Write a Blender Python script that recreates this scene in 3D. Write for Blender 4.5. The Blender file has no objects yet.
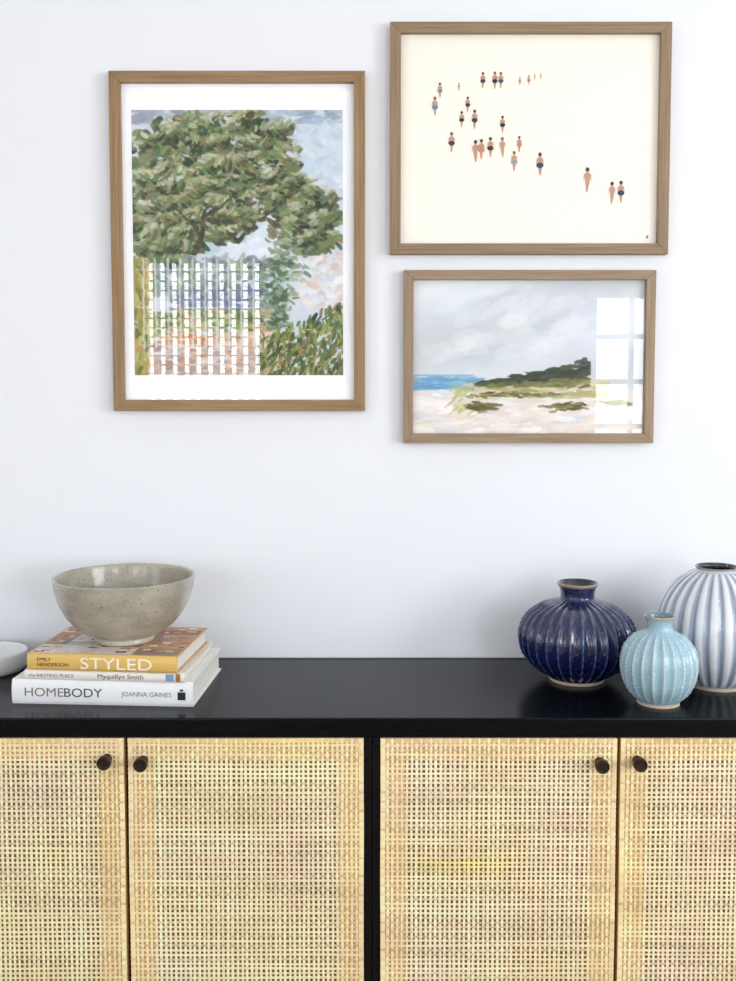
import bpy, math, random
import numpy as np
from mathutils import Vector
random.seed(7); rng=np.random.default_rng(7)

def s2l(c):
    out=[]
    for v in c[:3]:
        v=v/255.0
        out.append(v/12.92 if v<=0.04045 else ((v+0.055)/1.055)**2.4)
    return tuple(out)
def s2l_np(a):
    a=np.clip(a/255.0,0,1)
    return np.where(a<=0.04045,a/12.92,((a+0.055)/1.055)**2.4)

# ---------------------------------------------------------------- materials
def new_mat(name):
    m=bpy.data.materials.new(name); m.use_nodes=True
    nt=m.node_tree; b=nt.nodes["Principled BSDF"]
    return m,nt,b
def flat(name,col,rough=0.5,spec=0.5,metal=0,coat=0,noise=0.04,nscale=20,bump=0,bscale=80,coat_rough=0.03):
    m,nt,b=new_mat(name)
    tc=nt.nodes.new('ShaderNodeTexCoord')
    n=nt.nodes.new('ShaderNodeTexNoise'); n.inputs['Scale'].default_value=nscale; n.inputs['Detail'].default_value=3
    nt.links.new(tc.outputs['Object'],n.inputs['Vector'])
    r=nt.nodes.new('ShaderNodeValToRGB')
    c=s2l(col)
    r.color_ramp.elements[0].position=0.3; r.color_ramp.elements[1].position=0.7
    r.color_ramp.elements[0].color=tuple(x*(1-noise) for x in c)+(1,)
    r.color_ramp.elements[1].color=tuple(min(1,x*(1+noise)) for x in c)+(1,)
    nt.links.new(n.outputs['Fac'],r.inputs['Fac']); nt.links.new(r.outputs['Color'],b.inputs['Base Color'])
    b.inputs['Roughness'].default_value=rough; b.inputs['Specular IOR Level'].default_value=spec
    b.inputs['Metallic'].default_value=metal; b.inputs['Coat Weight'].default_value=coat
    b.inputs['Coat Roughness'].default_value=coat_rough
    if bump>0:
        n2=nt.nodes.new('ShaderNodeTexNoise'); n2.inputs['Scale'].default_value=bscale
        nt.links.new(tc.outputs['Object'],n2.inputs['Vector'])
        bp=nt.nodes.new('ShaderNodeBump'); bp.inputs['Strength'].default_value=bump; bp.inputs['Distance'].default_value=0.002
        nt.links.new(n2.outputs['Fac'],bp.inputs['Height']); nt.links.new(bp.outputs['Normal'],b.inputs['Normal'])
    return m
def vcol(name,rough=0.6,spec=0.3,coat=0,coat_rough=0.03,speck=None,bump=0,bscale=150):
    m,nt,b=new_mat(name)
    a=nt.nodes.new('ShaderNodeAttribute'); a.attribute_name='Col'
    src=a.outputs['Color']
    tc=nt.nodes.new('ShaderNodeTexCoord')
    if speck:
        scale,thr,col,amt=speck
        n=nt.nodes.new('ShaderNodeTexNoise'); n.inputs['Scale'].default_value=scale; n.inputs['Detail'].default_value=2
        nt.links.new(tc.outputs['Object'],n.inputs['Vector'])
        r=nt.nodes.new('ShaderNodeMapRange'); r.inputs['From Min'].default_value=thr; r.inputs['From Max'].default_value=thr+0.06
        r.inputs['To Max'].default_value=amt
        nt.links.new(n.outputs['Fac'],r.inputs['Value'])
        mx=nt.nodes.new('ShaderNodeMix'); mx.data_type='RGBA'
        nt.links.new(r.outputs['Result'],mx.inputs['Factor']); nt.links.new(src,mx.inputs['A'])
        mx.inputs['B'].default_value=s2l(col)+(1,)
        src=mx.outputs['Result']
    nt.links.new(src,b.inputs['Base Color'])
    b.inputs['Roughness'].default_value=rough; b.inputs['Specular IOR Level'].default_value=spec
    b.inputs['Coat Weight'].default_value=coat; b.inputs['Coat Roughness'].default_value=coat_rough
    if bump>0:
        n2=nt.nodes.new('ShaderNodeTexNoise'); n2.inputs['Scale'].default_value=bscale
        nt.links.new(tc.outputs['Object'],n2.inputs['Vector'])
        bp=nt.nodes.new('ShaderNodeBump'); bp.inputs['Strength'].default_value=bump; bp.inputs['Distance'].default_value=0.002
        nt.links.new(n2.outputs['Fac'],bp.inputs['Height']); nt.links.new(bp.outputs['Normal'],b.inputs['Normal'])
    return m
def wood(name,c0,c1,scale,rough=0.5):
    m,nt,b=new_mat(name)
    tc=nt.nodes.new('ShaderNodeTexCoord'); mp=nt.nodes.new('ShaderNodeMapping')
    mp.inputs['Scale'].default_value=scale
    nt.links.new(tc.outputs['Object'],mp.inputs['Vector'])
    n=nt.nodes.new('ShaderNodeTexNoise'); n.inputs['Scale'].default_value=1; n.inputs['Detail'].default_value=6; n.inputs['Roughness'].default_value=0.65
    nt.links.new(mp.outputs['Vector'],n.inputs['Vector'])
    r=nt.nodes.new('ShaderNodeValToRGB')
    r.color_ramp.elements[0].position=0.3; r.color_ramp.elements[1].position=0.7
    r.color_ramp.elements[0].color=s2l(c0)+(1,); r.color_ramp.elements[1].color=s2l(c1)+(1,)
    nt.links.new(n.outputs['Fac'],r.inputs['Fac']); nt.links.new(r.outputs['Color'],b.inputs['Base Color'])
    bp=nt.nodes.new('ShaderNodeBump'); bp.inputs['Strength'].default_value=0.15; bp.inputs['Distance'].default_value=0.001
    nt.links.new(n.outputs['Fac'],bp.inputs['Height']); nt.links.new(bp.outputs['Normal'],b.inputs['Normal'])
    b.inputs['Roughness'].default_value=rough; b.inputs['Specular IOR Level'].default_value=0.3
    return m

M={}
M['wall']=flat('painted_wall',(242,244,248),0.9,0.1,noise=0.008,nscale=3,bump=0.05,bscale=200)
M['ceil']=flat('ceiling_paint',(245,245,245),0.9,0.1,noise=0.01)
M['trim']=flat('trim_paint',(240,240,240),0.4,0.4,noise=0.01)
M['floor']=wood('floor_boards',(120,90,62),(160,125,90),(2,30,1),0.4)
M['black']=wood('black_stained_wood',(7,8,10),(14,15,18),(3,60,60),0.36)
M['blacktop']=wood('black_satin_top',(7,9,12),(13,15,19),(3,60,60),0.22)
M['blacktop'].node_tree.nodes["Principled BSDF"].inputs['Specular IOR Level'].default_value=0.13
M['black'].node_tree.nodes["Principled BSDF"].inputs['Specular IOR Level'].default_value=0.2
M['cane']=vcol('cane',0.5,0.3)
M['bronze']=flat('dark_bronze',(52,40,32),0.35,0.5,metal=0.6)
M['print']=vcol('printed_paper',0.8,0.1)
M['mat']=flat('mat_board',(226,227,231),0.9,0.1,noise=0.01)
M['cream']=flat('cream_paper',(219,215,206),0.9,0.1,noise=0.008,nscale=60)
M['pages']=wood('book_pages',(205,198,185),(248,244,236),(2,2,1400),0.8)
M['col']=vcol('printed_cover',0.4,0.35)

def glass_mat():
    m=bpy.data.materials.new('picture_glass'); m.use_nodes=True; nt=m.node_tree; nt.nodes.clear()
    o=nt.nodes.new('ShaderNodeOutputMaterial'); mx=nt.nodes.new('ShaderNodeMixShader'); ad=nt.nodes.new('ShaderNodeAddShader')
    t=nt.nodes.new('ShaderNodeBsdfTransparent'); g=nt.nodes.new('ShaderNodeBsdfGlossy'); g.inputs['Roughness'].default_value=0.0
    g.inputs['Color'].default_value=(1,1,1,1)
    blk=nt.nodes.new('ShaderNodeBsdfTransparent'); blk.inputs['Color'].default_value=(0,0,0,1)
    f=nt.nodes.new('ShaderNodeFresnel'); f.inputs['IOR'].default_value=1.52
    nt.links.new(f.outputs['Fac'],mx.inputs['Fac']); nt.links.new(blk.outputs[0],mx.inputs[1]); nt.links.new(g.outputs[0],mx.inputs[2])
    nt.links.new(t.outputs[0],ad.inputs[0]); nt.links.new(mx.outputs[0],ad.inputs[1])
    nt.links.new(ad.outputs[0],o.inputs['Surface']); return m
M['glass']=glass_mat()

# ---------------------------------------------------------------- mesh builder
def empty(name,loc=(0,0,0),rotz=0):
    e=bpy.data.objects.new(name,None); e.location=loc; e.rotation_euler=(0,0,rotz); e.empty_display_size=0.05
    bpy.context.scene.collection.objects.link(e); return e
class MB:
    def __init__(s): s.v=[];s.f=[];s.m=[];s.c=[];s.sm=[]
    def add(s,verts,faces,mat=0,col=(1,1,1),smooth=False):
        o=len(s.v); s.v+= [tuple(v) for v in verts]
        if isinstance(col,list): s.c+=col
        else: s.c+=[col]*len(verts)
        for f in faces: s.f.append(tuple(i+o for i in f)); s.m.append(mat); s.sm.append(smooth)
    def box(s,x0,x1,y0,y1,z0,z1,mat=0,col=(1,1,1)):
        v=[(x0,y0,z0),(x1,y0,z0),(x1,y1,z0),(x0,y1,z0),(x0,y0,z1),(x1,y0,z1),(x1,y1,z1),(x0,y1,z1)]
        f=[(0,3,2,1),(4,5,6,7),(0,1,5,4),(1,2,6,5),(2,3,7,6),(3,0,4,7)]
        s.add(v,f,mat,col)
    def build(s,name,mats,loc=(0,0,0),parent=None,bevel=0):
        me=bpy.data.meshes.new(name)
        L=Vector(loc)
        me.from_pydata([(v[0]-L[0],v[1]-L[1],v[2]-L[2]) for v in s.v],[],s.f)
        for mt in mats: me.materials.append(mt)
        me.polygons.foreach_set('material_index',s.m); me.polygons.foreach_set('use_smooth',s.sm)
        a=me.color_attributes.new('Col','FLOAT_COLOR','POINT')
        ca=np.ones((len(s.v),4),dtype=np.float32); ca[:,:3]=np.array([c[:3] for c in s.c])
        a.data.foreach_set('color',ca.ravel()); me.update()
        ob=bpy.data.objects.new(name,me); bpy.context.scene.collection.objects.link(ob)
        if parent is not None:
            ob.parent=parent
        else: ob.location=loc
        if bevel>0:
            b=ob.modifiers.new('bevel','BEVEL'); b.width=bevel; b.segments=3; b.limit_method='ANGLE'
        return ob

def catmull(pts,n=6):
    P=[np.array(p,float) for p in pts]; P=[P[0]]+P+[P[-1]]; out=[]
    for i in range(1,len(P)-2):
        p0,p1,p2,p3=P[i-1],P[i],P[i+1],P[i+2]
        for k in range(n):
            t=k/n
            out.append(0.5*((2*p1)+(-p0+p2)*t+(2*p0-5*p1+4*p2-p3)*t*t+(-p0+3*p1-3*p2+p3)*t**3))
    out.append(P[-2]); return [(max(0,float(a[0])),float(a[1])) for a in out]

def lathe(mb,prof,seg,rfun=None,cfun=None,mat=0,center=(0,0,0)):
    verts=[];cols=[];faces=[]
    n=len(prof)
    for j,(r,z) in enumerate(prof):
        for i in range(seg):
            th=2*math.pi*i/seg
            rr=rfun(r,z,th,j) if rfun else r
            verts.append((center[0]+rr*math.cos(th),center[1]+rr*math.sin(th),center[2]+z))
            cols.append(cfun(r,z,th,j) if cfun else (1,1,1))
    for j in range(n-1):
        for i in range(seg):
            a=j*seg+i; b=j*seg+(i+1)%seg
            faces.append((a,b,b+seg,a+seg))
    mb.add(verts,faces,mat,cols,True)

# ================================================================= ROOM
X0,X1,YB,H=-2.8,3.0,-4.0,2.6
def wall_open(name,axis,a0,a1,t0,t1,z0,z1,ops):
    mb=MB()
    xs=sorted(set([a0,a1]+[o[0] for o in ops]+[o[1] for o in ops])); zs=sorted(set([z0,z1]+[o[2] for o in ops]+[o[3] for o in ops]))
    for i in range(len(xs)-1):
        for j in range(len(zs)-1):
            cx=(xs[i]+xs[i+1])/2; cz=(zs[j]+zs[j+1])/2
            if any(o[0]<cx<o[1] and o[2]<cz<o[3] for o in ops): continue
            if axis=='x': mb.box(xs[i],xs[i+1],t0,t1,zs[j],zs[j+1])
            else: mb.box(t0,t1,xs[i],xs[i+1],zs[j],zs[j+1])
    return mb.build(name,[M['wall']])
W1=(-1.34,-0.63,1.02,2.13); W2=(1.33,2.35,0.85,1.93); W3=(-2.55,-1.75,0.9,2.1)
W4=(-3.2,-1.5,0.9,2.3); W5=(-3.2,-2.0,0.9,2.3)
wall_open('wall_north','x',X0-.1,X1+.1,0,0.1,0,H,[])
wall_open('wall_south','x',X0-.1,X1+.1,YB-.1,YB,0,H,[W1,W2,W3])
wall_open('wall_east','y',YB,0,X1,X1+.1,0,H,[W4])
wall_open('wall_west','y',YB,0,X0-.1,X0,0,H,[W5])
mb=MB(); mb.box(X0-.1,X1+.1,YB-.1,.1,-.1,0); mb.build('floor',[M['floor']])
mb=MB(); mb.box(X0-.1,X1+.1,YB-.1,.1,H,H+.1); mb.build('ceiling',[M['ceil']])
mb=MB(); mb.box(X0,X1,-.014,0,0,.09); mb.build('baseboard_north',[M['trim']],bevel=.003)
mb=MB(); mb.box(X0,X1,YB,YB+.014,0,.09); mb.build('baseboard_south',[M['trim']],bevel=.003)
mb=MB(); mb.box(X0,X0+.014,YB+.014,-.014,0,.09); mb.build('baseboard_west',[M['trim']],bevel=.003)
mb=MB(); mb.box(X1-.014,X1,YB+.014,-.014,0,.09); mb.build('baseboard_east',[M['trim']],bevel=.003)

def window(name,axis,op,t,nx,nz,bar=.02,slats=0,wfr=.04):
    a0,a1,z0,z1=op; mb=MB()
    def bx(p0,p1,q0,q1,d=.03):
        if axis=='x': mb.box(p0,p1,t-d/2,t+d/2,q0,q1)
        else: mb.box(t-d/2,t+d/2,p0,p1,q0,q1)
    bx(a0,a0+wfr,z0,z1,.06); bx(a1-wfr,a1,z0,z1,.06); bx(a0,a1,z0,z0+wfr,.06); bx(a0,a1,z1-wfr,z1,.06)
    for i in range(1,nx):
        c=a0+(a1-a0)*i/nx; bx(c-bar/2,c+bar/2,z0,z1)
    for i in range(1,nz):
        c=z0+(z1-z0)*i/nz; bx(a0,a1,c-bar/2,c+bar/2,.026)
    for i in range(slats):
        c=z0+(z1-z0)*(i+.5)/slats; bx(a0,a1,c-.004,c+.004,.02)
    mb.build(name,[M['trim']])
window('window_1','x',W1,YB-.05,10,1,.041,slats=20,wfr=.02)
window('window_2','x',W2,YB-.05,4,4,.03)
window('window_3','x',W3,YB-.05,2,3)
window('window_4','y',W4,X1+.05,3,3)
window('window_5','y',W5,X0-.05,2,3)
def area(name,loc,rot,sx,sy,L,col):
    l=bpy.data.lights.new(name,'AREA'); l.shape='RECTANGLE'; l.size=sx; l.size_y=sy; l.energy=L*math.pi*sx*sy; l.color=col
    o=bpy.data.objects.new(name,l); o.location=loc; o.rotation_euler=rot; bpy.context.scene.collection.objects.link(o)
DAY=(0.94,0.975,1.0)
def wl(name,op,L,side):
    a0,a1,z0,z1=op; ca=(a0+a1)/2; cz=(z0+z1)/2; w=a1-a0; h=z1-z0
    if side=='s': area(name,(ca,YB-.14,cz),(math.pi/2,0,0),w,h,L,DAY)   # faces +y
    if side=='e': area(name,(X1+.14,ca,cz),(math.pi/2,0,math.pi/2),w,h,L,DAY)
    if side=='w': area(name,(X0-.14,ca,cz),(math.pi/2,0,-math.pi/2),w,h,L,DAY)
wl('daylight_1',W1,15,'s'); wl('daylight_2',W2,11.5,'s'); wl('daylight_3',W3,5,'s'); wl('daylight_4',W4,10.5,'e'); wl('daylight_5',W5,3.4,'w')
w=bpy.data.worlds.new('World'); bpy.context.scene.world=w; w.use_nodes=True
w.node_tree.nodes['Background'].inputs[0].default_value=(.75,.87,1,1); w.node_tree.nodes['Background'].inputs[1].default_value=1.0

# ================================================================= SIDEBOARD
TOP=0.80
sb=empty('sideboard',(0,0,0))
SX0,SX1=-0.85,0.865
mb=MB(); mb.box(SX0-.003,SX1+.003,-.392,-.0185,.766,TOP); mb.box(SX0-.003,SX1+.003,-.0180,-.004,.766,TOP); mb.build('top_panel',[M['blacktop']],parent=sb,bevel=.0022)
mb=MB()
for (a,b) in [(SX0,SX0+.016),(-.009,.0065),(.0075,.0225),(SX1-.016,SX1)]:
    mb.box(a,b,-.384,-.016,.05,.766)
mb.box(SX0,SX1,-.37,-.016,.05,.066); mb.box(SX0,SX1,-.022,-.016,.05,.766)
mb.box(SX0,SX1,-.35,-.016,.4,.415)
mb.box(SX0,SX1,-.370,-.33,.745,.766)
for x in (SX0+.03,-.02,SX1-.07):
    for y in (-.36,-.06): mb.box(x,x+.04,y,y+.04,0,.05)
mb.build('carcass',[M['black']],parent=sb,bevel=.001)

M['doorwood']=wood('door_frame_wood',(220,174,114),(238,198,140),(60,60,4),0.6)
M['doorback']=wood('door_panel_backing',(122,92,58),(176,140,96),(5,5,60),0.8)
doors=[(-.8275,-.4205),(-.4135,-.0075),(.0215,.4285),(.4350,.8430)]
DZ0,DZ1=.06,.7635
pitch=.0083
def vnoise(x,z,s,seed):
    # smooth value noise used for natural tonal drift of the cane
    def h(i,j): return (math.sin(i*127.1+j*311.7+seed*74.7)*43758.5453)%1
    x*=s;z*=s; i=math.floor(x);j=math.floor(z);fx=x-i;fz=z-j; fx=fx*fx*(3-2*fx);fz=fz*fz*(3-2*fz)
    return (h(i,j)*(1-fx)+h(i+1,j)*fx)*(1-fz)+(h(i,j+1)*(1-fx)+h(i+1,j+1)*fx)*fz
for di,(a,b) in enumerate(doors):
    mb=MB(); yf=-.3885
    bw=.043
    y0,y1=yf+.0026,yf+.02
    mb.box(a,a+bw,y0,y1,DZ0,DZ1,0); mb.box(b-bw,b,y0,y1,DZ0,DZ1,0)
    mb.box(a+bw,b-bw,y0,y1,DZ0,DZ0+bw,0); mb.box(a+bw,b-bw,y0,y1,DZ1-.036,DZ1,0)
    mb.box(a+bw,b-bw,y0+.002,y1-.002,DZ0+bw,DZ1-.036,1)
    mb.build('door_%d'%(di+1),[M['doorwood'],M['doorback']],parent=sb)
    nx=int(round((b-a)/pitch)); px=(b-a)/nx; nz=int(round((DZ1-DZ0)/pitch)); pz=(DZ1-DZ0)/nz
    mb=MB(); A=.0006
    def colr(x,z,base,jit):
        f=jit
        inb=(a+bw<x<b-bw) and z<DZ1-.036
        f*=1+.20*(vnoise(x*.35,z,26,di)-.5)+.10*(vnoise(x,z,60,di+9)-.5)
        wv_=vnoise(x,z,9,di+20)
        c=[base[0]*f,base[1]*f*(.99+.03*wv_),base[2]*f*(.99-.16*wv_)]
        if not inb: c=[c[0]*1.0,c[1]*.935,c[2]*.82]
        if di==2:
            g=math.exp(-((x-.17)/.085)**4)*math.exp(-((z-.538)/.014)**2)*.4
            c=[c[0]*(1+.0*g),c[1]*(1-.03*g),c[2]*(1-.8*g)]
        return (min(c[0],.95),min(c[1],.95),min(c[2],.95))
    cv=s2l((252,236,208)); ch=s2l((249,226,188))
    for i in range(nx):
        xc=a+(i+.5)*px; jit=1+random.uniform(-.07,.06); wv=.0022*random.uniform(.88,1.12) if 0<i<nx-1 else .0040
        vs=[];cs=[];fs=[]
        m=nz*2+1; ph=random.uniform(0,6)
        for k in range(m):
            z=DZ0+k*pz/2
            j=(k-1)//2
            y=yf if k%2==0 else yf+(A if (i+j)%2 else -A)
            cc=colr(xc,z,cv,jit)
            wob=.0005*math.sin(z*19+ph)
            vs+=[(xc-wv+wob,y+.0003,z),(xc+wob,y,z),(xc+wv+wob,y+.0003,z)]; cs+=[cc]*3
        for k in range(m-1):
            o=k*3; fs+=[(o,o+1,o+4,o+3),(o+1,o+2,o+5,o+4)]
        mb.add(vs,fs,0,cs,True)
    for j in range(nz):
        zc=DZ0+(j+.5)*pz; jit=1+random.uniform(-.22,.10); wv=.0020*random.uniform(.85,1.15) if 0<j<nz-1 else .0040
        vs=[];cs=[];fs=[]; m=nx*2+1; ph=random.uniform(0,6)
        for k in range(m):
            x=a+k*px/2; i=(k-1)//2
            y=yf if k%2==0 else yf-(A if (i+j)%2 else -A)
            cc=colr(x,zc,ch,jit*(1+.07*math.sin(x*23+j*1.7)))
            wob=.0006*math.sin(x*17+ph)
            vs+=[(x,y+.0003,zc-wv+wob),(x,y,zc+wob),(x,y+.0003,zc+wv+wob)]; cs+=[cc]*3
        for k in range(m-1):
            o=k*3; fs+=[(o,o+3,o+4,o+1),(o+1,o+4,o+5,o+2)]
        mb.add(vs,fs,0,cs,True)
    mb.build('cane_webbing_%d'%(di+1),[M['cane']],parent=sb)
def knob(x,z,n):
    mb=MB(); y=-.3865
    prof=[(.0001,0),(.0085,0),(.0085,.003),(.0055,.0045),(.005,.012),(.0105,.0145),(.0118,.016),(.0118,.0255),(.0108,.027),(.009,.027),(.008,.026),(.0001,.026)]
    seg=40; vs=[];fs=[]
    for r,d in prof:
        for i in range(seg):
            t=2*math.pi*i/seg; vs.append((x+r*math.cos(t),y-.002-d,z+r*math.sin(t)))
    for j in range(len(prof)-1):
        for i in range(seg):
            p=j*seg+i;q=j*seg+(i+1)%seg; fs.append((p,q,q+seg,p+seg))
    mb.add(vs,fs,0,(1,1,1),False); mb.build('knob_%d'%n,[M['bronze']],parent=sb,bevel=.0005)
knob(-.449,.7285,1); knob(-.387,.7255,2); knob(.3985,.7225,3); knob(.463,.7255,4)

# ================================================================= PAINTING RASTER
def stroke(C,cx,cy,L,Wd,ang,col,a=.9):
    R=L/2+Wd*1.5; Hh,Ww,_=C.shape
    x0=max(0,int(cx-R));x1=min(Ww,int(cx+R)+1);y0=max(0,int(cy-R));y1=min(Hh,int(cy+R)+1)
    if x1<=x0 or y1<=y0: return
    yy,xx=np.mgrid[y0:y1,x0:x1]
    dx=xx-cx;dy=yy-cy; ca,sa=math.cos(ang),math.sin(ang)
    p=dx*ca+dy*sa; q=-dx*sa+dy*ca; q=q+p*p/L*0.35*math.sin(cx)
    d=(np.abs(p)/(L/2))**3+(np.abs(q)/(Wd/2))**2
    m=np.clip((1.15-d)*3,0,1)*a*(0.85+.15*np.sin(q*3+cx))
    C[y0:y1,x0:x1]=C[y0:y1,x0:x1]*(1-m[...,None])+np.array(col,float)*m[...,None]
def jit(c,s=10):
    k=random.gauss(0,s); return (c[0]+k+random.gauss(0,s*.4),c[1]+k+random.gauss(0,s*.4),c[2]+k+random.gauss(0,s*.4))
INK=.78   # reflectance of the printed inks relative to sheet white
def grid_print(name,C,x0,x1,z0,z1,y,parent,loc):
    Hh,Ww,_=C.shape
    xs=np.linspace(x0,x1,Ww)-loc[0]; zs=np.linspace(z1,z0,Hh)-loc[2]
    XX,ZZ=np.meshgrid(xs,zs); V=np.stack([XX,np.full_like(XX,y-loc[1]),ZZ],-1).reshape(-1,3)
    me=bpy.data.meshes.new(name); nv=Hh*Ww; nf=(Hh-1)*(Ww-1)
    me.vertices.add(nv); me.vertices.foreach_set('co',V.astype(np.float32).ravel())
    r,c=np.mgrid[0:Hh-1,0:Ww-1]; a=r*Ww+c
    F=np.stack([a,a+Ww,a+Ww+1,a+1],-1).reshape(-1)
    me.loops.add(nf*4); me.loops.foreach_set('vertex_index',F.astype(np.int32))
    me.polygons.add(nf); me.polygons.foreach_set('loop_start',(np.arange(nf)*4).astype(np.int32))
    try: me.polygons.foreach_set('loop_total',np.full(nf,4,dtype=np.int32))
    except Exception: pass
    me.update(calc_edges=True); me.validate()
    at=me.color_attributes.new('Col','FLOAT_COLOR','POINT')
    ca=np.ones((nv,4),dtype=np.float32); ca[:,:3]=s2l_np(C).reshape(-1,3)*INK
    at.data.foreach_set('color',ca.ravel()); me.materials.append(M['print'])
    ob=bpy.data.objects.new(name,me); bpy.context.scene.collection.objects.link(ob); ob.parent=parent
    return ob

S=1.7
def paint_tree():
    C=np.zeros((int(265*S),int(210*S),3)); C[:]=(210,220,228)
    def st(x,y,L,Wd,an,c,a=.9): stroke(C,x*S,y*S,L*S,Wd*S,an,c,a)
    U=random.uniform
    for _ in range(500):
        st(U(0,210),U(0,200),U(12,28),U(5,10),U(-.6,.6),jit(random.choice([(202,216,228),(214,222,230),(208,214,222),(226,234,238),(194,210,222)]),5),.6)
    for _ in range(130): st(U(0,210),U(-2,12),U(10,20),U(3,6),U(-.3,.3),jit(random.choice([(154,172,190),(176,188,200),(146,158,172),(172,168,172)]),8),.75)
    for _ in range(80): st(U(155,210),U(8,90),U(6,16),U(3,6),U(-1,1),jit(random.choice([(182,200,218),(206,210,216)]),6),.6)
    for _ in range(220): st(U(90,150),U(95,160),U(8,18),U(4,8),U(-.8,.8),jit(random.choice([(218,226,236),(230,236,240)]),4),.75)
    for _ in range(130): st(U(160,212),U(140,198),U(8,16),U(3,7),U(-.8,.8),jit(random.choice([(228,218,214),(230,230,232),(212,216,226),(218,194,184)]),6),.85)
    for _ in range(330): st(U(0,132),U(146,184),U(6,14),U(3,6),U(-1,1),jit(random.choice([(120,138,118),(150,158,160),(98,118,100),(172,180,186),(132,140,146),(150,164,126)]),8),.85)
    for _ in range(150): st(U(40,134),U(178,202),U(8,18),U(2.5,5),U(-.25,.25),jit(random.choice([(112,118,156),(138,142,172),(98,108,136),(140,148,142)]),7),.88)
    for _ in range(380): st(U(0,150),U(198,232),U(8,16),U(2,5),U(-.3,.4),jit(random.choice([(156,166,104),(186,182,132),(132,150,88),(200,172,132),(198,196,166),(112,132,78),(98,114,74)]),9),.88)
    for _ in range(420):
        Y=U(222,268); X=U(0,150)
        st(X,Y,U(8,20),U(2.5,5.5),U(-.25,.25),jit(random.choice([(224,200,182),(230,210,196),(214,172,142),(206,166,130),(200,186,178),(182,156,138),(236,226,216)]),8),.88)
    for _ in range(30): st(random.gauss(56,12),random.gauss(228,7),U(5,9),U(2,3.5),U(-.4,.4),jit((210,126,72),9),.8)
    for _ in range(60): st(U(0,130),U(236,262),U(8,18),U(2,3.5),U(-.2,.2),jit((168,152,164),7),.6)
    for _ in range(170): st(U(0,18),U(140,265),U(6,14),U(3,6),U(.8,2.2),jit(random.choice([(152,152,74),(176,170,98),(116,122,64),(190,150,92),(200,194,130)]),9),.88)
    blobs=[(30,46,36,36),(62,32,36,28),(104,34,38,26),(138,36,26,22),(20,88,28,34),(56,82,44,34),(98,78,40,30),(140,74,34,26),(164,92,28,22),(186,102,24,22),(176,124,26,20),(14,124,22,20),(50,122,40,22),(90,110,30,20),(112,12,20,10),(60,14,20,10),(108,102,20,14),(158,114,22,22),(150,54,18,16),(30,138,26,12),(190,122,16,16)]
    lights=[(174,184,138),(152,170,118),(188,188,154),(204,204,182),(164,170,144),(196,188,164)]
    mids=[(116,138,88),(102,128,84),(134,146,98),(144,136,100),(96,120,86),(126,130,98)]
    darks=[(64,82,54),(52,68,48),(80,90,60),(90,80,60),(48,64,54)]
    for (bx,by,rx,ry) in blobs:
        for _ in range(int(rx*ry*.10)):
            r=math.sqrt(random.random())*.98; t=U(0,6.283)
            st(bx+rx*r*math.cos(t),by+ry*r*math.sin(t),U(8,15),U(4,8),U(-1,1),jit(random.choice(darks+mids+mids),8),.95)
    clumps=[]
    for (bx,by,rx,ry) in blobs:
        for _ in range(max(4,int(rx*ry/80))):
            r=math.sqrt(random.random())*.95; t=U(0,6.283); clumps.append((bx+rx*r*math.cos(t),by+ry*r*math.sin(t),U(5,12)))
    random.shuffle(clumps)
    for (cx,cy,cr) in clumps:
        tilt=U(-1.3,.7)
        for _ in range(int(cr*2.8)):
            r=math.sqrt(random.random()); t=U(0,6.283)
            X=cx+cr*1.25*r*math.cos(t);Y=cy+cr*.8*r*math.sin(t)
            l=-(r*math.sin(t))*.8-(r*math.cos(t))*.35+random.gauss(0,.32)
            pal=lights if l>.30 else (mids if l>-.35 else darks)
            st(X,Y,U(4,12),U(2,5),tilt+U(-.6,.6),jit(random.choice(pal),8),.88)
    for (hx,hy,n) in [(162,46,8),(122,92,4),(86,14,4),(204,72,12),(116,128,16),(200,36,8),(40,66,3),(130,56,4),(76,100,3)]:
        for _ in range(n): st(hx+random.gauss(0,5),hy+random.gauss(0,4),U(4,9),U(2,4),U(-1,1),jit((214,224,234),6),.8)
    for _ in range(50): st(U(10,160),U(30,120),U(4,9),U(1.5,3),U(-1,1),jit(random.choice([(180,140,104),(206,196,184),(150,112,84)]),8),.65)
    def limb(p,q,w0,w1,n=22):
        for k in range(n):
            t=k/(n-1); x=p[0]+(q[0]-p[0])*t+math.sin(t*5)*2;y=p[1]+(q[1]-p[1])*t
            an=math.atan2(q[1]-p[1],q[0]-p[0])
            st(x,y,8,w0+(w1-w0)*t,an+U(-.2,.2),jit(random.choice([(84,72,56),(66,62,52),(116,98,76)]),6),.75)
    limb((62,140),(74,100),6,3); limb((74,104),(104,84),2.6,1.2); limb((66,124),(44,96),2.6,1.2)
    for _ in range(230): 
        Y=U(128,216); st(random.gauss(152-(Y-128)*.10,6+(216-Y)*.07),Y,U(6,11),U(2.5,5),U(-1,1),jit(random.choice([(98,126,98),(82,110,82),(130,152,128),(72,96,80),(150,162,122),(176,186,170)]),8),.82)
    for _ in range(640):
        X=U(124,212); Y=U(192,268)
        if Y<230-.42*(X-128)+random.gauss(0,4): continue
        st(X,Y,U(6,13),U(1.8,4.2),U(-1.9,-.6),jit(random.choice([(72,94,54),(94,118,62),(58,76,46),(130,146,76),(164,166,92),(122,110,64)]),9),.9)
    for _ in range(26): st(U(135,205),U(215,262),U(3,5),U(1.5,3),0,jit(random.choice([(206,150,100),(226,214,160)]),8),.8)
    for k in range(10):  # pale pickets and rails painted in, repeating the window's reflected bars
        gx=10+k*12.2
        for s in range(9): st(gx+U(-.5,.5),152+s*10,12,2.4,math.pi/2+U(-.05,.05),jit((236,240,240),4),.72)
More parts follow.
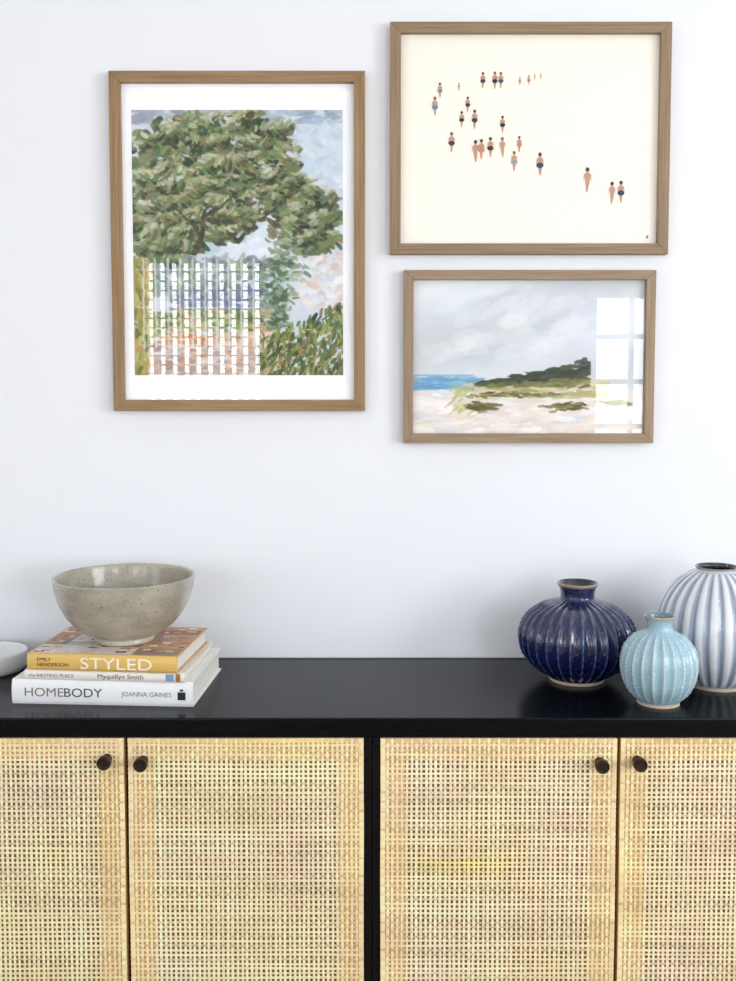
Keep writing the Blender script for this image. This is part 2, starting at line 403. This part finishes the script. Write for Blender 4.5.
    for gy in (158,196): 
        for s in range(12): st(8+s*10,gy+U(-.4,.4),12,2.0,0,jit((230,234,234),4),.55)
    return C
def paint_coast():
    C=np.zeros((int(154*S),int(232*S),3)); C[:]=(212,216,221)
    def st(x,y,L,Wd,an,c,a=.9): stroke(C,x*S,y*S,L*S,Wd*S,an,c,a)
    U=random.uniform
    for _ in range(520):
        X=U(-5,237);Y=U(-5,98)
        k=math.sin(X*.028+Y*.05)*7+math.sin(X*.011-Y*.07+2)*7
        st(X,Y,U(26,54),U(14,24),-.3+U(-.4,.4),(213+k+random.gauss(0,3),217+k+random.gauss(0,3),222+k+random.gauss(0,3)),.32)
    for _ in range(26): st(U(60,200),U(5,60),U(25,46),U(10,16),-.5+U(-.3,.3),jit((198,203,211),3),.3)
    for _ in range(30): st(U(10,170),U(10,80),U(25,46),U(10,16),-.4+U(-.2,.3),jit((232,233,235),2),.35)
    for _ in range(120): st(U(-5,64),U(96.5,113),U(12,26),U(2,4),U(-.03,.03),jit(random.choice([(118,166,202),(136,182,210),(104,156,198),(154,198,216)]),5),.85)
    for s in range(8): st(s*8,94.8,12,1.8,0,(138,166,196),.8)
    for _ in range(40): st(U(0,55),U(110,116),U(10,20),U(1.5,3),U(-.05,.02),jit((218,230,234),4),.85)
    for _ in range(300): st(U(0,236),U(112,156),U(14,30),U(3,7),U(-.18,.12),jit(random.choice([(234,226,218),(240,236,231),(226,216,206),(244,240,237),(230,221,216)]),4),.8)
    for _ in range(140):
        X=U(58,200); st(X,U(103-.02*X,117),U(12,26),U(3,5),U(-.15,.1),jit(random.choice([(214,206,176),(190,184,142),(224,216,194),(166,162,104)]),6),.85)
    for _ in range(420):
        X=U(66,178); top=103-(X-66)*.19
        top+=math.sin(X*.35)*1.4
        bot=105+(X-66)*.01
        Y=U(top,bot) if bot>top else top
        f=(Y-top)/(bot-top+.01)
        c=random.choice([(56,66,50),(62,72,52),(50,58,48),(76,84,56),(64,68,56)]) if f<.62 else random.choice([(122,124,70),(98,106,60),(150,146,94)])
        L_=U(7,15); st(min(X,178-L_*.45),Y,L_,U(2,4),U(-.2,.05)-.05,jit(c,6),.92)
    st(172,79,6,5,0,(54,62,48)); st(166,81,10,4,-.2,(56,64,50))
    for (cx,cy,w,h,n) in [(68,126,22,3.6,70),(156,126,24,3.6,60),(205,122,22,3,24),(100,114,50,3,50)]:
        for _ in range(n): st(cx+random.gauss(0,w*.42),cy+random.gauss(0,h*.45),U(5,12),U(1.6,3),U(-.25,.3),jit(random.choice([(128,124,62),(102,102,52),(154,146,84),(84,82,50)]),7),.85)
    for _ in range(60): st(U(0,236),U(132,156),U(16,30),U(2,4),U(-.3,-.05),jit(random.choice([(216,206,194),(238,224,206),(210,214,217)]),4),.5)
    for _ in range(40): st(random.gauss(48,5),U(106,132),U(5,12),U(1.5,3),-.6,jit(random.choice([(182,176,102),(202,198,148)]),7),.7)
    return C

# ================================================================= FRAMES
def frame(name,x0,x1,z0,z1,fw,c0,c1,depth=.022):
    cx,cz=(x0+x1)/2,(z0+z1)/2; loc=(cx,-.001,cz); e=empty(name,loc)
    mh=wood(name+'_oak_h',c0,c1,(7,220,260),.5); mv=wood(name+'_oak_v',c0,c1,(260,220,7),.5)
    yb=-.001; yf=-depth; mb=MB()
    O=[(x0,z0),(x1,z0),(x1,z1),(x0,z1)]; I=[(x0+fw,z0+fw),(x1-fw,z0+fw),(x1-fw,z1-fw),(x0+fw,z1-fw)]
    for k in range(4):
        a,b=O[k],O[(k+1)%4]; c,d=I[(k+1)%4],I[k]
        v=[(p[0],yf,p[1]) for p in (a,b,c,d)]+[(p[0],yb,p[1]) for p in (a,b,c,d)]
        mb.add(v,[(0,1,2,3),(7,6,5,4),(0,4,5,1),(1,5,6,2),(2,6,7,3),(3,7,4,0)],0 if k%2==0 else 1)
    mb.build('frame_moulding',[mh,mv],loc=loc,parent=e,bevel=.0012)
    mb=MB(); g=.001; mb.add([(x0+g+fw,-.0125,z0+g+fw),(x1-g-fw,-.0125,z0+g+fw),(x1-g-fw,-.0125,z1-g-fw),(x0+g+fw,-.0125,z1-g-fw)],[(0,1,2,3)])
    mb.build('glass_pane',[M['glass']],loc=loc,parent=e)
    return e,loc
def sheet(name,x0,x1,z0,z1,y,mat,e,loc):
    mb=MB(); mb.box(x0,x1,y,y+.003,z0,z1); return mb.build(name,[mat],loc=loc,parent=e)
eA,lA=frame('framed_tree_painting',-.521,-.006,1.317,1.999,.0225,(134,106,74),(172,142,104))
sheet('mat_board',-.500,-.027,1.338,1.978,-.009,M['mat'],eA,lA)
grid_print('painted_print',paint_tree(),-.479,-.051,1.390,1.925,-.0095,eA,lA)
eC,lC=frame('framed_coastal_painting',.073,.5855,1.251,1.603,.0195,(138,116,94),(174,152,126))
sheet('backing_board',.090,.568,1.268,1.586,-.0085,M['mat'],eC,lC)
grid_print('painted_print',paint_coast(),.0925,.566,1.2705,1.5835,-.0095,eC,lC)
eB,lB=frame('framed_beachgoers_print',.0445,.6085,1.635,2.095,.0215,(130,108,84),(166,142,114))
sheet('paper_sheet',.063,.590,1.653,2.077,-.009,M['cream'],eB,lB)
mb=MB()
def ell(cx,cz,rx,rz,col,lay,n=14):
    y=-.0092-.00012*lay
    mb.add([(cx+rx*math.cos(2*math.pi*i/n),y,cz+rz*math.sin(2*math.pi*i/n)) for i in range(n)],[tuple(range(n))],0,tuple(c*.7 for c in s2l(col)))
def poly(pts,col,lay):
    y=-.0092-.00012*lay; mb.add([(p[0],y,p[1]) for p in pts],[tuple(range(len(pts)))],0,tuple(c*.7 for c in s2l(col)))
NV=(58,66,92);BK=(56,52,58);TL=(108,144,170);OR=(214,150,116);RD=(190,104,94);GR=(158,170,174);NO=None
SK=(206,162,138)
ppl=[(440,88,15,TL),(435,104,19,(110,150,184)),(459,85,8,NO),(468,102,15,BK),(475,117,19,NV),(462,117,16,BK),(452,140,20,NV),
(483,78,16,NV),(495,78,17,BK),(501,78,16,(80,90,120)),(503,122,17,NV),(520,79,8,OR),(529,78,10,RD),(535,75,6,NO),(541,74,6,NO),
(476,149,22,NO),(482,147,20,OR),(491,145,20,BK),(503,145,20,NO),(520,142,16,OR),(515,159,20,GR),(541,162,23,NV),(589,178,25,NO),(614,191,22,NO),(623,190,22,NV)]
px2=.564/280; 
for (X,Y,h,suit) in ppl:
    cx=.0445+(X-390)*px2; cz=2.095-(Y-22)*(.46/232); hh=h*px2; wdt=hh*.115
    lean=random.uniform(-.03,.03)*hh
    poly([(cx-wdt*.8,cz+hh*.27),(cx+wdt*.8,cz+hh*.27),(cx+wdt*1.05,cz+hh*.2),(cx+wdt*.8,cz-hh*.08),(cx+wdt*.3+lean,cz-hh*.5),(cx-wdt*.25+lean,cz-hh*.5),(cx-wdt*.8,cz-hh*.08),(cx-wdt*1.05,cz+hh*.2)],SK,0)
    for sgn in (-1,1): poly([(cx+sgn*wdt*.9,cz+hh*.24),(cx+sgn*wdt*1.3,cz+hh*.2),(cx+sgn*wdt*1.4,cz-hh*.03),(cx+sgn*wdt*1.2,cz-hh*.03)][::sgn],SK,1)
    ell(cx,cz+hh*.33,hh*.05,hh*.08,SK,2)
    ell(cx,cz+hh*.41,hh*.08,hh*.085,(74,60,58) if random.random()<.7 else (136,94,72),3)
    if suit: ell(cx,cz-hh*.06,wdt*1.4,hh*.12,suit,4)
poly([(.566,1.668),(.570,1.668),(.571,1.674),(.567,1.674)],(120,110,105),1)
mb.build('printed_figures',[M['print']],loc=lB,parent=eB)

# ================================================================= VASES
def rib_vase(name,x,y,prof,n,amp,z_a,z_b,cfun,mat,foot_mat,zfoot,sharp=True,barb=0,outer_end=None,sub=6):
    P=catmull(prof,sub); seg=n*10
    jmax=max(range(len(P)),key=lambda j:P[j][1])
    def wt(z,j):
        if j>jmax: return 0
        return max(0,min(1,(z-z_a)/.012))*max(0,min(1,(z_b-z)/.014))
    def ridge(th):
        s=abs(math.sin(n*th/2))
        return (1-s) if sharp else abs(math.cos(n*th/2))**.8
    def rf(r,z,th,j):
        k=wt(z,j)
        d=amp*(ridge(th)-.4)*k
        if barb and ridge(th)>.8: d+=barb*k*(1 if math.sin(z*2*math.pi/.0085)>.1 else 0)
        return max(.0,r+d*min(1,r/.05))
    mb=MB(); lathe(mb,P,seg,rf,lambda r,z,th,j:cfun(r,z,th,ridge(th),wt(z,j),j>jmax),0)
    for fi,f in enumerate(mb.f):
        if max(mb.v[i][2] for i in f)<=zfoot and fi<len(mb.f)*.6: mb.m[fi]=1
    for i,v in enumerate(mb.v): mb.v[i]=(v[0]+x,v[1]+y,v[2]+TOP)
    return mb.build(name,[mat,foot_mat],loc=(x,y,TOP))
def mixc(a,b,t): return tuple(a[i]*(1-t)+b[i]*t for i in range(3))
M['clay']=flat('unglazed_clay',(206,190,166),.8,.2,noise=.08,nscale=200)
M['glz_blue']=vcol('navy_glaze',.2,.5,coat=.8,coat_rough=.03,speck=(260,.66,(150,165,205),.5),bump=.3,bscale=90)
M['glz_light']=vcol('pale_blue_glaze',.25,.5,coat=.5,coat_rough=.06,speck=(300,.62,(232,240,240),.6),bump=.2,bscale=110)
M['glz_white']=vcol('white_striped_glaze',.25,.5,coat=.5,coat_rough=.06,speck=(240,.64,(240,242,246),.5),bump=.3,bscale=70)
def c_blue(r,z,th,rd,w,ins):
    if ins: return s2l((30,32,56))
    if z>.184: return s2l((150,128,106))
    t=max(0,(rd-.72)/.28)*w
    h=math.sin(th*57+z*400)*.5+.5
    return mixc(s2l((9,20,66)),s2l((96,114,170)),t*(.3+.6*h)+.02)
def c_light(r,z,th,rd,w,ins):
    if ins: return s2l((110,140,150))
    if z>.153: return s2l((176,166,146))
    t=max(0,(rd-.55)/.45)*w; h=math.sin(z*2*math.pi/.0085)*.5+.5
    return mixc(s2l((154,190,204)),s2l((222,234,238)),t*(.4+.6*h))
def c_white(r,z,th,rd,w,ins):
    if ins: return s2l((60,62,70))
    if z>.2235: return s2l((140,132,126))
    t=min(1,max(0,(rd-.62)/.25)); 
    return mixc(s2l((156,168,186)),s2l((226,230,234)),t if w>0 else .5)
rib_vase('navy_ribbed_vase',.405,-.160,[(.0005,.0),(.046,.0),(.052,.001),(.054,.006),(.060,.012),(.082,.028),(.102,.052),(.109,.078),(.107,.102),(.094,.126),(.068,.145),(.044,.154),(.034,.160),(.0325,.168),(.0345,.178),(.0395,.187),(.0385,.190),(.035,.188),(.0295,.176),(.028,.160),(.045,.145),(.07,.12),(.06,.06),(.0005,.03)],
  30,.0060,.008,.160,c_blue,M['glz_blue'],M['clay'],.007,barb=.0014)
rib_vase('pale_blue_ribbed_vase',.522,-.305,[(.0005,.0),(.034,.0),(.037,.001),(.038,.006),(.045,.014),(.058,.034),(.0640,.056),(.0650,.078),(.060,.100),(.046,.119),(.030,.129),(.0235,.135),(.0225,.144),(.0245,.152),(.0265,.157),(.0255,.159),(.023,.157),(.0200,.146),(.021,.132),(.035,.115),(.045,.08),(.04,.04),(.0005,.02)],
  22,.0044,.006,.136,c_light,M['glz_light'],M['clay'],.006,barb=.0012)
rib_vase('white_striped_vase',.663,-.190,[(.0005,.0),(.050,.0),(.056,.001),(.058,.007),(.070,.018),(.092,.048),(.104,.080),(.107,.106),(.104,.136),(.093,.168),(.073,.196),(.052,.213),(.040,.219),(.038,.222),(.040,.225),(.039,.227),(.036,.225),(.034,.218),(.05,.2),(.08,.16),(.08,.08),(.0005,.04)],
  26,.0055,.008,.218,c_white,M['glz_white'],M['clay'],.006,sharp=False)

# ================================================================= BOOKS
def text(body,size,x,z,y,col,parent,align='LEFT',sx=1,name='lettering'):
    cu=bpy.data.curves.new('t','FONT'); cu.body=body; cu.size=size; cu.align_x=align; cu.extrude=.00005; cu.resolution_u=4
    to=bpy.data.objects.new('t',cu); bpy.context.scene.collection.objects.link(to)
    bpy.context.view_layer.update()
    dg=bpy.context.evaluated_depsgraph_get(); me=bpy.data.meshes.new_from_object(to.evaluated_get(dg))
    bpy.data.objects.remove(to)
    me.name=name; m=flat('ink_'+body[:6],col,.6,.2); me.materials.clear(); me.materials.append(m)
    o=bpy.data.objects.new(name,me); bpy.context.scene.collection.objects.link(o); o.parent=parent
    o.rotation_euler=(math.pi/2,0,0); o.scale=(sx,1,1); o.location=(x,y,z); return o
def book(cx,cy,z,L,D,T,rot,cover,spine,name='hardcover_book'):
    e=empty(name,(cx,cy,z),rot); mb=MB(); tb=.0025
    mc=flat('cover_%d'%int(z*1000),cover,.35,.4); ms=flat('spine_%d'%int(z*1000),spine,.35,.4)
    mb.box(-L/2,L/2,-D/2+.004,D/2,0,tb,0); mb.box(-L/2,L/2,-D/2+.004,D/2,T-tb,T,0)
    n=8; vs=[];fs=[]
    for i in range(n+1):
        t=i/n; zz=T*t; yy=-D/2+.004-.004*math.sin(math.pi*t)**.5
        vs+=[(-L/2,yy,zz),(L/2,yy,zz)]
    o=len(vs)
    for i in range(n+1):
        t=i/n; vs+=[(-L/2,-D/2+.006,T*t),(L/2,-D/2+.006,T*t)]
    for i in range(n):
        a=2*i; fs+=[(a,a+1,a+3,a+2),(o+a,o+a+2,o+a+3,o+a+1),(a,a+2,o+a+2,o+a),(a+1,o+a+1,o+a+3,a+3)]
    mb.add(vs,fs,1)
    mb.box(-L/2+.004,L/2-.004,-D/2+.006,D/2-.004,tb,T-tb,2)
    mb.build('book_body',[mc,ms,M['pages']],parent=e)
    return e
b1=book(-.466,-.2045,TOP+.0002,.328,.241,.0445,math.radians(-3.6),(242,242,242),(240,240,242))
b2=book(-.460,-.218,TOP+.0449,.290,.220,.0178,math.radians(-4.5),(226,222,214),(236,232,222))
b3=book(-.462,-.2225,TOP+.0629,.273,.217,.030,math.radians(-5.2),(206,160,108),(224,186,104))
y1=-.241/2-.0003; text('HOME',.0225,-.142,.015,y1,(128,118,112),b1,sx=1.15); text('BODY',.0225,-.070,.015,y1,(60,60,64),b1,sx=1.15)
text('JOANNA GAINES',.0115,.036,.0180,y1,(110,108,108),b1,sx=1.02)
y2=-.220/2-.0003; text('the NESTING PLACE',.0085,-.137,.006,y2,(110,104,96),b2,sx=1.1); text('Myquillyn Smith',.0115,-.012,.0055,y2,(70,66,64),b2,sx=1.15)
y3=-.217/2-.0003; text('EMILY\nHENDERSON',.0090,-.118,.0170,y3,(60,50,36),b3,sx=1.1); text('STYLED',.029,-.040,.0048,y3,(252,244,226),b3,sx=1.35)
mb=MB(); 
mb.box(.137,.151,-.241/2-.0006,-.241/2+.001,.013,.027,0,s2l((40,42,48))); mb.box(.141,.147,-.241/2-.0006,-.241/2+.001,.0285,.032,0,s2l((40,42,48)))
mb.build('publisher_mark',[M['col']],parent=b1)
mb=MB(); mb.box(.112,.126,-.220/2-.0006,-.220/2+.001,.003,.015,0,s2l((120,160,190))); mb.box(.130,.138,-.220/2-.0006,-.220/2+.001,.002,.016,0,s2l((170,110,60)))
mb.build('spine_colour_blocks',[M['col']],parent=b2)
mb=MB(); pal=[(196,152,112),(222,214,206),(170,110,76),(236,230,224),(204,180,152),(226,218,210),(214,168,122),(160,136,118),(198,138,98),(186,190,192)]
x=-.134; k=0
while x<.130:
    wq=random.uniform(.034,.075); x2=min(.134,x+wq); y=-.100
    if .134-x2<.02: x2=.134
    while y<.098:
        hq=random.uniform(.02,.06); y2=min(.106,y+hq)
        if .106-y2<.012: y2=.106
        base=random.choice(pal); mb.box(x+.0008,x2-.0008,y+.0008,y2-.0008,.030,.0302,0,s2l(base))
        for _ in range(5):
            a0=random.uniform(x+.003,x2-.012); c0=random.uniform(y+.003,max(y+.0035,y2-.009)); 
            a1=min(x2-.002,a0+random.uniform(.005,.02)); c1=min(y2-.002,c0+random.uniform(.003,.012))
            if a1>a0+.002 and c1>c0+.001:
                mb.box(a0,a1,c0,c1,.0302,.03025+.00003*_,0,s2l(jit(random.choice(pal+[(120,86,62),(96,84,76),(186,104,60)]),12)))
        k+=1; y=y2
    x=x2
mb.build('cover_photographs',[M['col']],parent=b3)

# ================================================================= BOWL
def bowl_mat():
    m,nt,b=new_mat('stoneware_glaze')
    tc=nt.nodes.new('ShaderNodeTexCoord')
    n=nt.nodes.new('ShaderNodeTexNoise'); n.inputs['Scale'].default_value=14; n.inputs['Detail'].default_value=5
    mp=nt.nodes.new('ShaderNodeMapping'); mp.inputs['Scale'].default_value=(1,1,2.2)
    nt.links.new(tc.outputs['Object'],mp.inputs['Vector']); nt.links.new(mp.outputs['Vector'],n.inputs['Vector'])
    r=nt.nodes.new('ShaderNodeValToRGB'); r.color_ramp.elements[0].position=.3; r.color_ramp.elements[1].position=.72
    r.color_ramp.elements[0].color=s2l((156,150,134))+(1,); r.color_ramp.elements[1].color=s2l((194,188,172))+(1,)
    nt.links.new(n.outputs['Fac'],r.inputs['Fac'])
    n2=nt.nodes.new('ShaderNodeTexNoise'); n2.inputs['Scale'].default_value=200; nt.links.new(tc.outputs['Object'],n2.inputs['Vector'])
    mr=nt.nodes.new('ShaderNodeMapRange'); mr.inputs['From Min'].default_value=.62; mr.inputs['From Max'].default_value=.68; mr.inputs['To Max'].default_value=.6
    nt.links.new(n2.outputs['Fac'],mr.inputs['Value'])
    mx=nt.nodes.new('ShaderNodeMix'); mx.data_type='RGBA'; mx.inputs['B'].default_value=s2l((104,92,74))+(1,)
    nt.links.new(mr.outputs['Result'],mx.inputs['Factor']); nt.links.new(r.outputs['Color'],mx.inputs['A'])
    nt.links.new(mx.outputs['Result'],b.inputs['Base Color'])
    b.inputs['Roughness'].default_value=.3; b.inputs['Coat Weight'].default_value=.5; b.inputs['Coat Roughness'].default_value=.08
    bp=nt.nodes.new('ShaderNodeBump'); bp.inputs['Strength'].default_value=.3; bp.inputs['Distance'].default_value=.002
    nt.links.new(n.outputs['Fac'],bp.inputs['Height']); nt.links.new(bp.outputs['Normal'],b.inputs['Normal'])
    return m
M['bowl']=bowl_mat()
bz=TOP+.0629+.0306; bxx,byy=-.4555,-.222
P=catmull([(.0005,.004),(.042,.004),(.046,.0),(.053,.0),(.055,.004),(.054,.010),(.058,.013),(.078,.022),(.103,.046),(.119,.075),(.127,.102),(.1295,.118),(.1295,.121),(.127,.122),(.124,.118),(.120,.098),(.112,.072),(.094,.044),(.066,.024),(.03,.016),(.0005,.014)],6)
mb=MB(); lathe(mb,P,128,lambda r,z,th,j:r*(1+.004*math.sin(2*th+1)+.002*math.sin(5*th)),None,0,(bxx,byy,bz)); mb.build('stoneware_bowl',[M['bowl']],loc=(bxx,byy,bz))
M['whitecer']=flat('matte_white_ceramic',(232,232,234),.45,.4,noise=.02)
dx,dy=-.752,-.10
P=catmull([(.0005,.0),(.050,.0),(.060,.003),(.066,.014),(.0685,.030),(.0685,.038),(.066,.041),(.063,.039),(.061,.030),(.052,.022),(.0005,.020)],5)
mb=MB(); lathe(mb,P,96,None,None,0,(dx,dy,TOP)); mb.build('white_ceramic_dish',[M['whitecer']],loc=(dx,dy,TOP))

# ================================================================= CAMERA
cam=bpy.data.cameras.new('camera'); co=bpy.data.objects.new('camera',cam); bpy.context.scene.collection.objects.link(co)
cam.sensor_fit='VERTICAL'; cam.sensor_height=36; cam.sensor_width=27; cam.lens=1010*36/981
cam.shift_y=-42/981; cam.clip_start=.05
co.location=(0,-2.09,1.37); co.rotation_euler=(math.radians(90-3.6),math.radians(0.0),0)
bpy.context.scene.camera=co
vs=bpy.context.scene.view_settings; vs.view_transform='Standard'; vs.look='None'; vs.exposure=0.0
